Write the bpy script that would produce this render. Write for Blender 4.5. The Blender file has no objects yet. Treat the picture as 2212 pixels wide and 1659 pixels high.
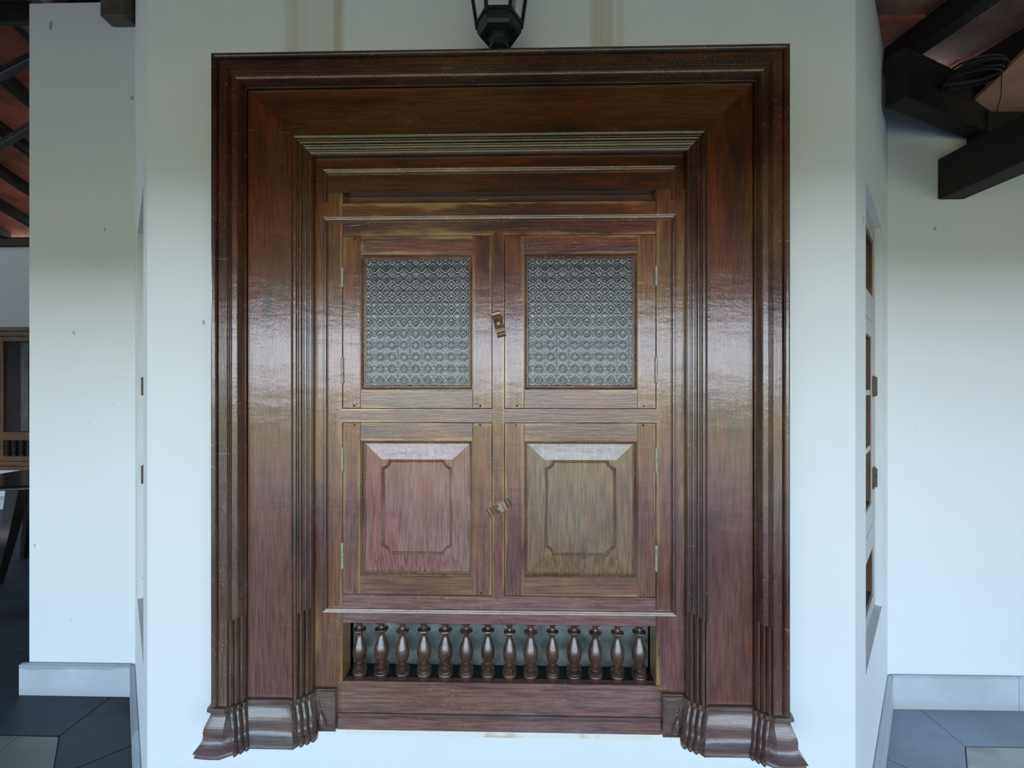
import bpy, bmesh, math, random
import numpy as np
from mathutils import Vector, Matrix
random.seed(7)
S = bpy.context.scene
COL = S.collection
PI = math.pi

# ------------------------------------------------------------------ camera
cam_d = bpy.data.cameras.new('camera'); cam = bpy.data.objects.new('camera', cam_d); COL.objects.link(cam)
cam_d.sensor_width = 36; cam_d.lens = 960/2212*36; cam_d.clip_start = .02; cam_d.clip_end = 400
cam.location = (0, -1.25, 1.5); cam.rotation_euler = (math.radians(90), 0, math.radians(1.26))
S.camera = cam
# ------------------------------------------------------------------ world, exposure
S.view_settings.view_transform = 'Standard'; S.view_settings.look = 'None'
S.view_settings.gamma = 1; S.view_settings.use_curve_mapping = False
S.view_settings.exposure = 0.56
W = bpy.data.worlds.new('sky'); S.world = W; W.use_nodes = True
nt = W.node_tree; nt.nodes.clear()
wo = nt.nodes.new('ShaderNodeOutputWorld'); bg = nt.nodes.new('ShaderNodeBackground')
tc = nt.nodes.new('ShaderNodeTexCoord'); sp = nt.nodes.new('ShaderNodeSeparateXYZ')
rp = nt.nodes.new('ShaderNodeValToRGB')
rp.color_ramp.elements[0].position = 0.0; rp.color_ramp.elements[0].color = (1.02, 1.06, 1.20, 1)
rp.color_ramp.elements[1].position = .75; rp.color_ramp.elements[1].color = (.05, .12, .28, 1)      # hazy bright horizon, deeper blue above
e_ = rp.color_ramp.elements.new(.14); e_.color = (.37, .50, .60, 1)
e_ = rp.color_ramp.elements.new(.28); e_.color = (.085, .185, .33, 1)
nt.links.new(tc.outputs['Generated'], sp.inputs[0]); nt.links.new(sp.outputs['Z'], rp.inputs[0])
nt.links.new(rp.outputs[0], bg.inputs['Color']); bg.inputs['Strength'].default_value = 7.6
nt.links.new(bg.outputs[0], wo.inputs['Surface'])
sun_d = bpy.data.lights.new('sun', 'SUN'); sun_d.energy = 11.5; sun_d.angle = math.radians(.6); sun_d.color = (1, .93, .80)
sun = bpy.data.objects.new('sun', sun_d); COL.objects.link(sun)
sun.rotation_euler = Vector((.35, 1, 1.25)).to_track_quat('Z', 'Y').to_euler()      # from behind the building: falls on the garden only

# ------------------------------------------------------------------ helpers
WL = {}                                       # world location of parents
def link(o): COL.objects.link(o); return o
def props(o, label=None, cat=None, group=None, kind=None):
    if label: o['label'] = label
    if cat: o['category'] = cat
    if group: o['group'] = group
    if kind: o['kind'] = kind
    return o
def root(name, loc, label=None, cat=None, group=None, kind=None, parent=None):
    o = link(bpy.data.objects.new(name, None)); o.empty_display_size = .05
    w = Vector(loc); WL[o.name] = w
    if parent is not None:
        o.parent = parent; o.location = w - WL[parent.name]
    else: o.location = w
    return props(o, label, cat, group, kind)
def mk(name, bm, mat, parent=None, loc=None, ang=32, smooth=True, **kw):
    """link one mesh object; bm holds world coordinates"""
    bmesh.ops.recalc_face_normals(bm, faces=bm.faces)
    me = bpy.data.meshes.new(name)
    if loc is None:
        if parent is not None: loc = WL[parent.name]
        else:
            xs = [v.co.x for v in bm.verts]; ys = [v.co.y for v in bm.verts]; zs = [v.co.z for v in bm.verts]
            loc = Vector(((min(xs)+max(xs))/2, (min(ys)+max(ys))/2, min(zs)))
    loc = Vector(loc)
    bmesh.ops.translate(bm, verts=bm.verts, vec=-loc)
    bm.to_mesh(me); bm.free()
    if smooth:
        me.polygons.foreach_set('use_smooth', [True]*len(me.polygons))
        me.set_sharp_from_angle(angle=math.radians(ang))
    me.materials.append(mat)
    o = link(bpy.data.objects.new(name, me)); WL[o.name] = loc
    if parent is not None: o.parent = parent; o.location = loc - WL[parent.name]
    else: o.location = loc
    return props(o, **kw)
def merge(dst, src):
    me = bpy.data.meshes.new('t'); src.to_mesh(me); src.free(); dst.from_mesh(me); bpy.data.meshes.remove(me)
def box(bm, x0, x1, y0, y1, z0, z1, b=0, seg=1):
    t = bmesh.new(); bmesh.ops.create_cube(t, size=1)
    for v in t.verts:
        v.co = Vector((x0 if v.co.x < 0 else x1, y0 if v.co.y < 0 else y1, z0 if v.co.z < 0 else z1))
    if b: bmesh.ops.bevel(t, geom=t.edges[:], offset=b, segments=seg, affect='EDGES', profile=.6)
    merge(bm, t); return bm
def BX(*a, **k): return box(bmesh.new(), *a, **k)
def loft(bm, rings, closed=False, caps=True):
    """rings: lists of points, same count. closed: each ring is a loop"""
    V = [[bm.verts.new(p) for p in r] for r in rings]
    n = len(rings[0])
    for a, b in zip(V[:-1], V[1:]):
        for i in range(n if closed else n-1):
            j = (i+1) % n
            bm.faces.new((a[i], a[j], b[j], b[i]))
    if caps and closed:
        bm.faces.new(V[0][::-1]); bm.faces.new(V[-1])
    return bm
def prism(bm, pts, z0, z1):
    return loft(bm, [[(x, y, z0) for x, y in pts], [(x, y, z1) for x, y in pts]], closed=True)
def beam(bm, p0, p1, w, h, b=.003):
    """box beam whose bottom centre line runs p0-p1, horizontal width w, height h"""
    p0, p1 = Vector(p0), Vector(p1); d = p1-p0
    s = Vector((d.y, -d.x, 0)).normalized()*w/2; up = Vector((0, 0, h))
    t = bmesh.new()
    loft(t, [[p+s, p-s, p-s+up, p+s+up] for p in (p0, p1)], closed=True)
    if b: bmesh.ops.bevel(t, geom=t.edges[:], offset=b, segments=1, affect='EDGES')
    merge(bm, t); return bm
def lathe(bm, prof, c, n=24):
    """prof: (r, z) bottom to top about the vertical axis at c"""
    loft(bm, [[(c[0]+r*math.cos(2*PI*i/n), c[1]+r*math.sin(2*PI*i/n), z) for i in range(n)] for r, z in prof], closed=True)
    return bm
def tube(bm, pts, r, n=8):
    pts = [Vector(p) for p in pts]; rings = []
    rr = r if isinstance(r, (list, tuple)) else [r]*len(pts)
    up = None
    for i, p in enumerate(pts):
        d = (pts[min(i+1, len(pts)-1)]-pts[max(i-1, 0)]).normalized()
        if up is None:
            up = d.orthogonal().normalized()
        up = (up - d*up.dot(d)).normalized(); s = d.cross(up)
        rings.append([p + (up*math.cos(2*PI*k/n) + s*math.sin(2*PI*k/n))*rr[i] for k in range(n)])
    return loft(bm, rings, closed=True)

# ------------------------------------------------------------------ materials
def mat(name):
    m = bpy.data.materials.new(name); m.use_nodes = True; t = m.node_tree
    return m, t, t.nodes['Principled BSDF']
def N(t, typ, **kw):
    n = t.nodes.new(typ)
    for k, v in kw.items():
        if k.startswith('i_'): n.inputs[k[2:].replace('_', ' ')].default_value = v
        else: setattr(n, k, v)
    return n
def noise(t, vec, scale, detail=4, rough=.55, dist=0):
    n = N(t, 'ShaderNodeTexNoise'); n.inputs['Scale'].default_value = scale; n.inputs['Detail'].default_value = detail
    n.inputs['Roughness'].default_value = rough; n.inputs['Distortion'].default_value = dist
    t.links.new(vec, n.inputs['Vector']); return n.outputs['Fac']
def mapping(t, vec, sc, loc=(0, 0, 0)):
    n = N(t, 'ShaderNodeMapping'); n.inputs['Scale'].default_value = sc; n.inputs['Location'].default_value = loc
    t.links.new(vec, n.inputs['Vector']); return n.outputs[0]
def ramp(t, fac, a, b, ca=(0, 0, 0, 1), cb=(1, 1, 1, 1)):
    n = N(t, 'ShaderNodeValToRGB'); e = n.color_ramp.elements
    e[0].position = a; e[1].position = b; e[0].color = ca; e[1].color = cb
    t.links.new(fac, n.inputs[0]); return n.outputs[0]
def mixc(t, fac, a, b, blend='MIX'):
    n = N(t, 'ShaderNodeMix', data_type='RGBA', blend_type=blend)
    for sock, v in ((n.inputs[0], fac), (n.inputs[6], a), (n.inputs[7], b)):
        if isinstance(v, bpy.types.NodeSocket): t.links.new(v, sock)
        elif isinstance(v, (int, float)): sock.default_value = v
        else: sock.default_value = (*v[:3], 1)
    return n.outputs[2]
def math_(t, op, a, b=0, c=0, clamp=False):
    n = N(t, 'ShaderNodeMath', operation=op, use_clamp=clamp)
    for i, v in enumerate((a, b, c)):
        if isinstance(v, bpy.types.NodeSocket): t.links.new(v, n.inputs[i])
        else: n.inputs[i].default_value = v
    return n.outputs[0]
def bump(t, bsdf, h, strength, dist=.002, sock='Normal', prev=None):
    n = N(t, 'ShaderNodeBump'); n.inputs['Strength'].default_value = strength; n.inputs['Distance'].default_value = dist
    t.links.new(h, n.inputs['Height'])
    if prev is not None: t.links.new(prev, n.inputs['Normal'])
    if bsdf is not None: t.links.new(n.outputs[0], bsdf.inputs[sock])
    return n.outputs[0]

def wood(name, axis='z', red=(.205, .044, .010), dark=(.050, .015, .007), ochre=(.25, .115, .022), grey=(.25, .135, .12),
         wear_sheen=.5, rough=.3, ochre_amt=.5, coat=.9, edge=0, speck=.62):
    m, t, b = mat(name)
    g = N(t, 'ShaderNodeNewGeometry').outputs['Position']
    if axis == 'z': fine, med, big = (70, 70, 4), (14, 14, 2.2), (3.2, 3.2, 1.5)
    elif axis == 'x': fine, med, big = (4, 70, 70), (2.2, 14, 14), (1.5, 3.2, 3.6)
    else: fine, med, big = (60, 60, 60), (18, 18, 18), (5, 5, 5)
    nf = noise(t, mapping(t, g, fine), 3, 5, .6)
    nm = noise(t, mapping(t, g, med), 1.2, 5, .6, .6)
    nb = noise(t, mapping(t, g, big), 1, 3, .55, .4)
    nb2 = noise(t, mapping(t, g, big, (7, 3, 11)), 1.3, 4, .6, .3)
    nb3 = noise(t, mapping(t, g, med, (17, 5, 2)), .9, 5, .65, .4)
    sp_ = noise(t, mapping(t, g, (210, 210, 120) if axis == 'z' else (120, 210, 210)), 1, 4, .75)
    c = mixc(t, ramp(t, nm, .34, .66), dark, red)
    c = mixc(t, math_(t, 'MULTIPLY', ramp(t, nb, .45, .68), ochre_amt), c, ochre)
    # patchy grey wear; its growth downwards paints the washed-out reflection into the colour
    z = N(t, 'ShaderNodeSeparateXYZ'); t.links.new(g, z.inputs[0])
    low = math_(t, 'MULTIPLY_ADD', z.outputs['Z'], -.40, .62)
    wmask = math_(t, 'ADD', nb2, math_(t, 'MULTIPLY', low, .75*wear_sheen/.5 if wear_sheen else 0))
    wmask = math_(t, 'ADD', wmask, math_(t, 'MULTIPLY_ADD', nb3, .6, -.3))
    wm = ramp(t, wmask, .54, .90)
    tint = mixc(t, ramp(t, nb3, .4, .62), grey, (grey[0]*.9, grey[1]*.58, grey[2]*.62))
    c = mixc(t, math_(t, 'MULTIPLY', wm, .75*min(1, wear_sheen*2)), c, tint)
    c = mixc(t, ramp(t, nf, .40, .66), c, mixc(t, .6, c, (.01, .006, .004)))
    if edge:                                     # varnish rubbed through along the arrises of each piece
        gen = N(t, 'ShaderNodeSeparateXYZ'); t.links.new(N(t, 'ShaderNodeTexCoord').outputs['Generated'], gen.inputs[0])
        q = math_(t, 'MULTIPLY', math_(t, 'ABSOLUTE', math_(t, 'SUBTRACT', gen.outputs['Z' if axis == 'x' else 'X'], .5)), 2)
        q2 = math_(t, 'MULTIPLY', math_(t, 'ABSOLUTE', math_(t, 'SUBTRACT', gen.outputs['X' if axis == 'x' else 'Z'], .5)), 2)
        q2 = math_(t, 'MULTIPLY_ADD', q2, 4.2, -3.5)
        q = math_(t, 'MAXIMUM', q, q2)
        em = ramp(t, math_(t, 'ADD', q, math_(t, 'MULTIPLY_ADD', nb3, 2.6, -1.42)), .66, 1.10)
        c = mixc(t, math_(t, 'MULTIPLY', em, edge), c, (.46, .30, .10))
    spk = math_(t, 'MULTIPLY', ramp(t, sp_, speck+.0, speck+.09), ramp(t, noise(t, mapping(t, g, (11, 11, 11), (2, 8, 5)), 1, 3, .6), .42, .62))
    c = mixc(t, math_(t, 'MULTIPLY', spk, .7 if speck < .8 else 0), c, (.50, .38, .28))
    # scratches and dents
    rot = N(t, 'ShaderNodeMapping'); rot.inputs['Rotation'].default_value = (0, .62, 0); rot.inputs['Scale'].default_value = (7, 40, 150); t.links.new(g, rot.inputs['Vector'])
    sc_ = noise(t, rot.outputs[0], 1, 2, .5, .8)
    c = mixc(t, math_(t, 'MULTIPLY', ramp(t, sc_, .72, .76), .40 if speck < .8 else 0), c, (.60, .46, .34))
    blot = noise(t, mapping(t, g, (30, 30, 12) if axis == 'z' else (12, 30, 30), (4, 4, 9)), 1, 4, .7, .5)
    c = mixc(t, math_(t, 'MULTIPLY', ramp(t, blot, .58, .74), .38), c, dark)
    c = mixc(t, 1, c, (.92, .90, .88), 'MULTIPLY')
    t.links.new(c, b.inputs['Base Color'])
    r = math_(t, 'MULTIPLY_ADD', nf, .16, rough-.04)
    r = math_(t, 'MULTIPLY_ADD', wm, .13, r)
    t.links.new(r, b.inputs['Roughness'])
    b.inputs['Specular IOR Level'].default_value = .4
    b.inputs['Coat Weight'].default_value = coat; b.inputs['Coat Roughness'].default_value = .07; b.inputs['Coat IOR'].default_value = 1.6
    h = math_(t, 'ADD', nf, math_(t, 'MULTIPLY', sp_, .8))
    n1 = bump(t, None, h, .35, .0012)
    n2 = bump(t, b, noise(t, mapping(t, g, (9, 9, 30) if axis == 'z' else (30, 9, 9)), 1, 3, .5), .25, .003, prev=n1)
    n3 = bump(t, None, noise(t, mapping(t, g, (60, 60, 130) if axis == 'z' else (130, 60, 60)), 1, 4, .7), .13, .001, prev=n2)
    t.links.new(n3, b.inputs['Coat Normal'])
    return m
M = {}
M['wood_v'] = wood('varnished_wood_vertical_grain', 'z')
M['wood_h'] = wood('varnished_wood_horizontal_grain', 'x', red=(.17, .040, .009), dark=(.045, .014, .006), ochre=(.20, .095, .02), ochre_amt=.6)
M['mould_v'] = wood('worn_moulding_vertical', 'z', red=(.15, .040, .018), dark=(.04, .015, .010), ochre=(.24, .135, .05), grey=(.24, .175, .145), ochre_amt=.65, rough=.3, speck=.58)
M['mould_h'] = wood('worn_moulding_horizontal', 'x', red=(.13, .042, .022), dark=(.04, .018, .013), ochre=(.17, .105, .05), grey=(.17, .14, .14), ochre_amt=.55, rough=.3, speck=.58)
M['bead_h'] = wood('highlight_bead', 'x', red=(.30, .13, .06), dark=(.12, .055, .035), ochre=(.42, .30, .15), grey=(.42, .33, .29), ochre_amt=.8, rough=.3, wear_sheen=.6, speck=.55)  # paler than the upright beads: sky highlight painted into the wood colour
M['bead_v'] = wood('pale_bead_vertical', 'z', red=(.24, .085, .035), dark=(.10, .04, .025), ochre=(.36, .22, .09), grey=(.36, .27, .23), ochre_amt=.8, rough=.3, wear_sheen=.6, speck=.55)
M['stile'] = wood('shutter_stile_wood', 'z', red=(.25, .056, .013), ochre=(.34, .165, .036), ochre_amt=.7, grey=(.34, .20, .185), wear_sheen=.55, edge=.55)
M['rail'] = wood('shutter_rail_wood', 'x', red=(.25, .058, .013), ochre=(.36, .19, .042), ochre_amt=.7, grey=(.35, .22, .19), wear_sheen=.55, edge=.8)
M['panel_l'] = wood('faded_panel_wood', 'z', red=(.42, .13, .08), dark=(.24, .07, .05), ochre=(.42, .24, .17), grey=(.42, .29, .29), wear_sheen=.75, rough=.26)
M['panel_r'] = wood('faded_panel_wood_olive', 'z', red=(.34, .17, .06), dark=(.19, .10, .045), ochre=(.32, .22, .08), grey=(.32, .30, .20), wear_sheen=.75, rough=.26)
M['plinth'] = wood('weathered_plinth_wood', 'x', red=(.13, .06, .04), dark=(.05, .03, .026), ochre=(.28, .19, .10), grey=(.20, .155, .145), wear_sheen=.5, rough=.33, ochre_amt=.7)
M['sill'] = wood('sill_wood', 'x', red=(.26, .075, .05), dark=(.12, .045, .04), ochre=(.38, .22, .10), grey=(.32, .215, .20), wear_sheen=.5, ochre_amt=.7, speck=.58)
M['turned'] = wood('turned_baluster_wood', 'n', red=(.13, .055, .032), dark=(.05, .028, .02), ochre=(.20, .11, .06), grey=(.20, .15, .13), wear_sheen=.25, rough=.16, ochre_amt=.5)
M['latch'] = wood('latch_wood', 'n', red=(.24, .11, .045), dark=(.13, .06, .03), ochre=(.36, .23, .11), grey=(.3, .22, .16), wear_sheen=.2, rough=.22)
M['far_wood'] = wood('far_window_wood', 'x', red=(.20, .09, .03), dark=(.11, .055, .022), ochre=(.28, .16, .06), grey=(.2, .13, .08), wear_sheen=.02, rough=.45, coat=.15, speck=.9)
M['brown'] = wood('side_window_bare_wood', 'z', red=(.20, .10, .05), dark=(.10, .055, .03), ochre=(.30, .19, .10), grey=(.24, .18, .14), wear_sheen=.1, rough=.45, coat=.1, speck=.9)
M['roofwood'] = wood('dark_roof_timber', 'n', red=(.020, .013, .009), dark=(.008, .006, .005), ochre=(.04, .032, .023), grey=(.04, .03, .025), wear_sheen=.05, rough=.65, coat=0, speck=.9)

def plaster(name, col=(.80, .83, .82), stains=False):
    m, t, b = mat(name)
    g = N(t, 'ShaderNodeNewGeometry').outputs['Position']
    n1 = noise(t, g, 1.6, 4); n2 = noise(t, g, 60, 4, .6)
    c = mixc(t, math_(t, 'MULTIPLY', ramp(t, n1, .35, .7), .5), col, (col[0]*.95, col[1]*.95, col[2]*.90))
    if stains:
        s = N(t, 'ShaderNodeSeparateXYZ'); t.links.new(g, s.inputs[0])
        st = noise(t, mapping(t, g, (16, 16, .7)), 1, 4, .6)
        masks = None
        for cx, hw, a in ((-.65, .03, .7), (-.60, .09, .5), (-.52, .02, 1.0), (.235, .03, .95), (.205, .018, .7), (.275, .014, .6)):
            d = math_(t, 'ABSOLUTE', math_(t, 'SUBTRACT', s.outputs['X'], cx))
            k = math_(t, 'SUBTRACT', 1, math_(t, 'DIVIDE', d, hw), clamp=True)
            k = math_(t, 'MULTIPLY', math_(t, 'SMOOTH_MIN', k, .5, .3), a*2)
            masks = k if masks is None else math_(t, 'MAXIMUM', masks, k)
        up = math_(t, 'MULTIPLY_ADD', s.outputs['Z'], 6, -13.6, clamp=True)       # rain runs down the top of the wall only
        masks = math_(t, 'MULTIPLY', math_(t, 'MULTIPLY', masks, up), math_(t, 'MULTIPLY_ADD', st, 1.6, -.25, clamp=True))
        c = mixc(t, masks, c, (.52, .43, .30))
        # unpainted strip under the sill
        d1 = math_(t, 'LESS_THAN', math_(t, 'ABSOLUTE', math_(t, 'SUBTRACT', s.outputs['X'], -.066)), .43)
        d2 = math_(t, 'LESS_THAN', math_(t, 'ABSOLUTE', math_(t, 'SUBTRACT', s.outputs['Z'], math_(t, 'MULTIPLY_ADD', st, .006, .518))), .016)
        c = mixc(t, math_(t, 'MULTIPLY', math_(t, 'MULTIPLY', d1, d2), .8), c, (.80, .76, .66))
        sk = noise(t, mapping(t, g, (9, 9, 9), (3, 1, 4)), 1, 2)
        c = mixc(t, math_(t, 'MULTIPLY', math_(t, 'MULTIPLY', d1, d2), ramp(t, sk, .6, .72)), c, (.55, .40, .26))
    c = mixc(t, math_(t, 'MULTIPLY', ramp(t, noise(t, mapping(t, g, (1, 1, .7)), 26, 0), .865, .88), .6), c, (.2, .19, .17))    # small chips
    t.links.new(c, b.inputs['Base Color']); b.inputs['Roughness'].default_value = .55
    b.inputs['Specular IOR Level'].default_value = .25
    bump(t, b, math_(t, 'ADD', n2, math_(t, 'MULTIPLY', noise(t, g, 7, 3), 2)), .12, .004)
    return m
M['wall'] = plaster('white_wall_plaster', stains=True)
M['wall2'] = plaster('white_plaster_plain')
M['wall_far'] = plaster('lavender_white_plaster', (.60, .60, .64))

def stone(name, a, b_, vein, rough=.3, sc=3):
    m, t, b = mat(name)
    g = N(t, 'ShaderNodeNewGeometry').outputs['Position']
    gm = mapping(t, g, (1, 1.6, 1))
    n1 = noise(t, gm, sc, 5, .6, 1.0); n2 = noise(t, gm, sc*.45, 3, .5, .5); n3 = noise(t, g, 90, 3, .6)
    c = mixc(t, ramp(t, n1, .35, .65), a, b_)
    c = mixc(t, ramp(t, n2, .58, .66), c, vein)
    t.links.new(c, b.inputs['Base Color'])
    t.links.new(math_(t, 'MULTIPLY_ADD', n1, .25, rough-.1), b.inputs['Roughness'])
    bump(t, b, math_(t, 'ADD', n3, math_(t, 'MULTIPLY', n1, 3)), .25, .002)
    return m
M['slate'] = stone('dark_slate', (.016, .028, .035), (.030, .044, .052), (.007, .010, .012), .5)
M['bluestone_lit'] = stone('blue_grey_stone_lit', (.24, .29, .35), (.32, .38, .45), (.09, .11, .13), .34, 2)  # paler than the left slabs: sky reflection painted into the stone colour
M['beige_l'] = stone('beige_grey_stone', (.15, .145, .12), (.21, .20, .17), (.11, .105, .09), .4)
M['beige_r'] = stone('pale_cream_stone', (.42, .43, .40), (.5, .52, .5), (.22, .22, .2), .4)
M['grout'] = stone('dark_grout', (.03, .035, .04), (.05, .055, .06), (.02, .02, .02), .7)
def marble():
    m, t, b = mat('white_marble_skirting')
    g = N(t, 'ShaderNodeNewGeometry').outputs['Position']
    s = N(t, 'ShaderNodeSeparateXYZ'); t.links.new(g, s.inputs[0])
    n1 = noise(t, g, 5, 5, .6, .5)
    c = mixc(t, ramp(t, n1, .35, .7), (.48, .52, .53), (.58, .62, .64))
    low = math_(t, 'ADD', math_(t, 'MULTIPLY_ADD', s.outputs['Z'], -16, .75), math_(t, 'MULTIPLY_ADD', n1, 1.6, -.8), clamp=True)
    c = mixc(t, math_(t, 'MULTIPLY', low, .6), c, (.42, .36, .26))
    # old water mark along the top edge
    hi = math_(t, 'GREATER_THAN', math_(t, 'ADD', s.outputs['Z'], math_(t, 'MULTIPLY_ADD', noise(t, mapping(t, g, (1, 1, .2)), 3, 2), .16, -.08)), .122)
    left = math_(t, 'LESS_THAN', s.outputs['X'], -1.5)
    c = mixc(t, math_(t, 'MULTIPLY', math_(t, 'MULTIPLY', hi, left), .55), c, (.27, .29, .28))
    t.links.new(c, b.inputs['Base Color']); b.inputs['Roughness'].default_value = .35
    bump(t, b, noise(t, g, 40), .1, .002); return m
M['marble'] = marble()
def simple(name, col, rough=.5, var=.25, sc=20, bmp=.1, **kw):
    m, t, b = mat(name)
    g = N(t, 'ShaderNodeNewGeometry').outputs['Position']
    n1 = noise(t, g, sc, 4, .6)
    c = mixc(t, ramp(t, n1, .3, .7), tuple(x*(1-var) for x in col), tuple(min(1, x*(1+var)) for x in col))
    t.links.new(c, b.inputs['Base Color']); b.inputs['Roughness'].default_value = rough
    for k, v in kw.items(): b.inputs[k.replace('_', ' ')].default_value = v
    if bmp: bump(t, b, n1, bmp, .003)
    return m
M['terracotta'] = simple('terracotta_ceiling_tile', (.46, .14, .08), .8, .35, 7, .5)
M['terracotta2'] = simple('dusty_terracotta_ceiling_tile', (.34, .18, .125), .85, .4, 6, .5)
M['ceil'] = simple('brown_tile_soffit', (.16, .075, .05), .85, .3, 4)
M['iron'] = simple('black_lantern_iron', (.012, .014, .015), .45, .2, 40)
M['cable'] = simple('black_cable', (.008, .008, .009), .5, .1, 40)
M['hinge'] = simple('verdigris_hinge_metal', (.33, .32, .24), .45, .35, 60, .3, Metallic=.2)
M['rust'] = simple('brown_hinge_metal', (.13, .09, .055), .6, .3, 60, .3)
M['peg'] = simple('dark_wood_peg', (.03, .022, .018), .5, .3, 60)
M['niche'] = simple('grey_green_painted_back_board', (.20, .21, .19), .28, .5, 22, .6)
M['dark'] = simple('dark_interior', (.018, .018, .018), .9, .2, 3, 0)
M['white_paint'] = simple('aged_white_gloss_paint', (.42, .40, .375), .35, .12, 25, .25)
M['tablewood'] = simple('black_polished_table_wood', (.012, .009, .008), .12, .3, 9, 0)
M['tablerim'] = simple('dark_table_edge', (.10, .09, .085), .25, .3, 9, 0)
M['curtain'] = simple('grey_curtain', (.10, .10, .10), .8, .3, 9, .1)
M['lawn'] = simple('lawn', (.30, .27, .07), .9, .3, .6, .3)
M['paving'] = simple('courtyard_paving', (.25, .24, .24), .8, .2, 1.2, .2)
M['leaf'] = simple('hedge_leaf', (.045, .075, .02), .7, .5, 1.5, .5)
def glass_relief():
    m, t, b = mat('pressed_patterned_glass')
    g = N(t, 'ShaderNodeNewGeometry').outputs['Position']
    at = N(t, 'ShaderNodeAttribute', attribute_name='relief')
    c = mixc(t, ramp(t, noise(t, g, 25, 4), .3, .7), (.035, .04, .04), (.065, .07, .07))
    c = mixc(t, ramp(t, at.outputs['Fac'], .25, .9), c, (.27, .28, .27))      # paler ridges of the pressed pattern
    t.links.new(c, b.inputs['Base Color']); b.inputs['Roughness'].default_value = .20
    b.inputs['Specular IOR Level'].default_value = .8; b.inputs['Transmission Weight'].default_value = .25
    bump(t, b, noise(t, g, 420, 2), .15, .0005)
    return m
M['glass'] = glass_relief()
def clear_glass():
    m, t, b = mat('thin_clear_glass')
    b.inputs['Base Color'].default_value = (.92, .95, .95, 1); b.inputs['Roughness'].default_value = .03
    b.inputs['Alpha'].default_value = .14; b.inputs['IOR'].default_value = 1.45
    return m
M['clear'] = clear_glass()
def window_glass():
    m, t, b = mat('dark_window_glass')
    b.inputs['Base Color'].default_value = (.05, .06, .06, 1); b.inputs['Roughness'].default_value = .08
    b.inputs['Transmission Weight'].default_value = .4
    g = N(t, 'ShaderNodeNewGeometry').outputs['Position']
    bump(t, b, noise(t, g, 120, 2), .4, .001)
    return m
M['wglass'] = window_glass()

# ------------------------------------------------------------------ the bay and its walls
XC = -.065                                   # axis of the window
AR, BR = Vector((.923, 0)), Vector((1.705, .86))
AL, BL = Vector((-1.073, 0)), Vector((-1.870, .86))
def zmid(y): return 2.40 + .234*(y+3.2)       # underside of the main veranda roof
def zright(y): return 2.93 + .12*(y-.6)       # underside of the lower roof on the right
YB = .86                                     # back walls

def wall_panel(name, P, Q, hole, top0, top1, m, thick=.18, **kw):
    """wall from P to Q in plan (front face), with a rectangular hole (s0,s1,z0,z1); outer normal is to the right of Q->P"""
    P, Q = Vector(P), Vector(Q); L = (Q-P).length; d = (Q-P)/L; n = Vector((d.y, -d.x))   # towards the veranda
    bm = bmesh.new()
    def pt(s, z, off=0): p = P + d*s - n*off; return (p.x, p.y, z)
    def top(s): return top0 + (top1-top0)*s/L
    if hole:
        s0, s1, z0, z1 = hole
        ss = [0, s0, s1, L]
        cells = []
        for i in range(3):
            a, b = ss[i], ss[i+1]
            if i == 1:
                cells += [((a, 0), (b, 0), (b, z0), (a, z0)), ((a, z1), (b, z1), (b, top(b)), (a, top(a)))]
            else:
                cells += [((a, 0), (b, 0), (b, z0), (a, z0)), ((a, z0), (b, z0), (b, z1), (a, z1)), ((a, z1), (b, z1), (b, top(b)), (a, top(a)))]
    else: cells = [((0, 0), (L, 0), (L, top(L)), (0, top(0)))]
    for off in (0, thick):
        for c in cells: bm.faces.new([bm.verts.new(pt(s, z, off)) for s, z in c])
    def band(a, b): bm.faces.new([bm.verts.new(pt(*a, 0)), bm.verts.new(pt(*b, 0)), bm.verts.new(pt(*b, thick)), bm.verts.new(pt(*a, thick))])
    band((0, 0), (0, top(0))); band((L, 0), (L, top(L))); band((0, top(0)), (L, top(L)))
    if hole:
        for a, b in (((s0, z0), (s1, z0)), ((s1, z0), (s1, z1)), ((s1, z1), (s0, z1)), ((s0, z1), (s0, z0))): band(a, b)
    bmesh.ops.remove_doubles(bm, verts=bm.verts, dist=1e-5)
    return mk(name, bm, m, smooth=False, kind='structure', **kw)
SW = (.255, .855, .575, 2.150)               # side window opening
wall_panel('wall_front', AL, AR, (XC-.505-AL.x, XC+.505-AL.x, .56, 2.12), zmid(0), zmid(0), M['wall'], label='white plastered bay wall framing the large carved window')
wall_panel('wall_right', AR, BR, SW, zright(0), zright(.86), M['wall2'], label='angled white bay wall with narrow window on the right')
LL = (BL-AL).length
wall_panel('wall_left', BL, AL, (LL-SW[1], LL-SW[0], SW[2], SW[3]), zmid(.86), zmid(0), M['wall2'], label='angled white bay wall with narrow window on the left')
wall_panel('wall_back_right', BR, (5.2, YB), None, zright(.86), zright(.86), M['wall2'], label='white wall right of the bay under the roof beams')
wall_panel('wall_back_left', (-2.395, YB), BL, None, zmid(YB), zmid(YB), M['wall2'], thick=.22, label='pale wall strip left of the bay beside the open room')
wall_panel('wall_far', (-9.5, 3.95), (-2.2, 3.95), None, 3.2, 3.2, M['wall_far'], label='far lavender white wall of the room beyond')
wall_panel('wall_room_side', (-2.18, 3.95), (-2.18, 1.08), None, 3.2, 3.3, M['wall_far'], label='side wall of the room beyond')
wall_panel('wall_block_left', (-9.5, -3.1), (-9.5, 3.95), None, 2.4, 3.2, M['wall2'], label='added left end wall keeping light out of the room beyond')  # unseen wall added to cut the light reaching the far room
wall_panel('wall_end_right', (5.2, .86), (5.2, -3.1), None, 2.9, 2.35, M['wall2'], label='end wall of the veranda')
core = bmesh.new()
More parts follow.
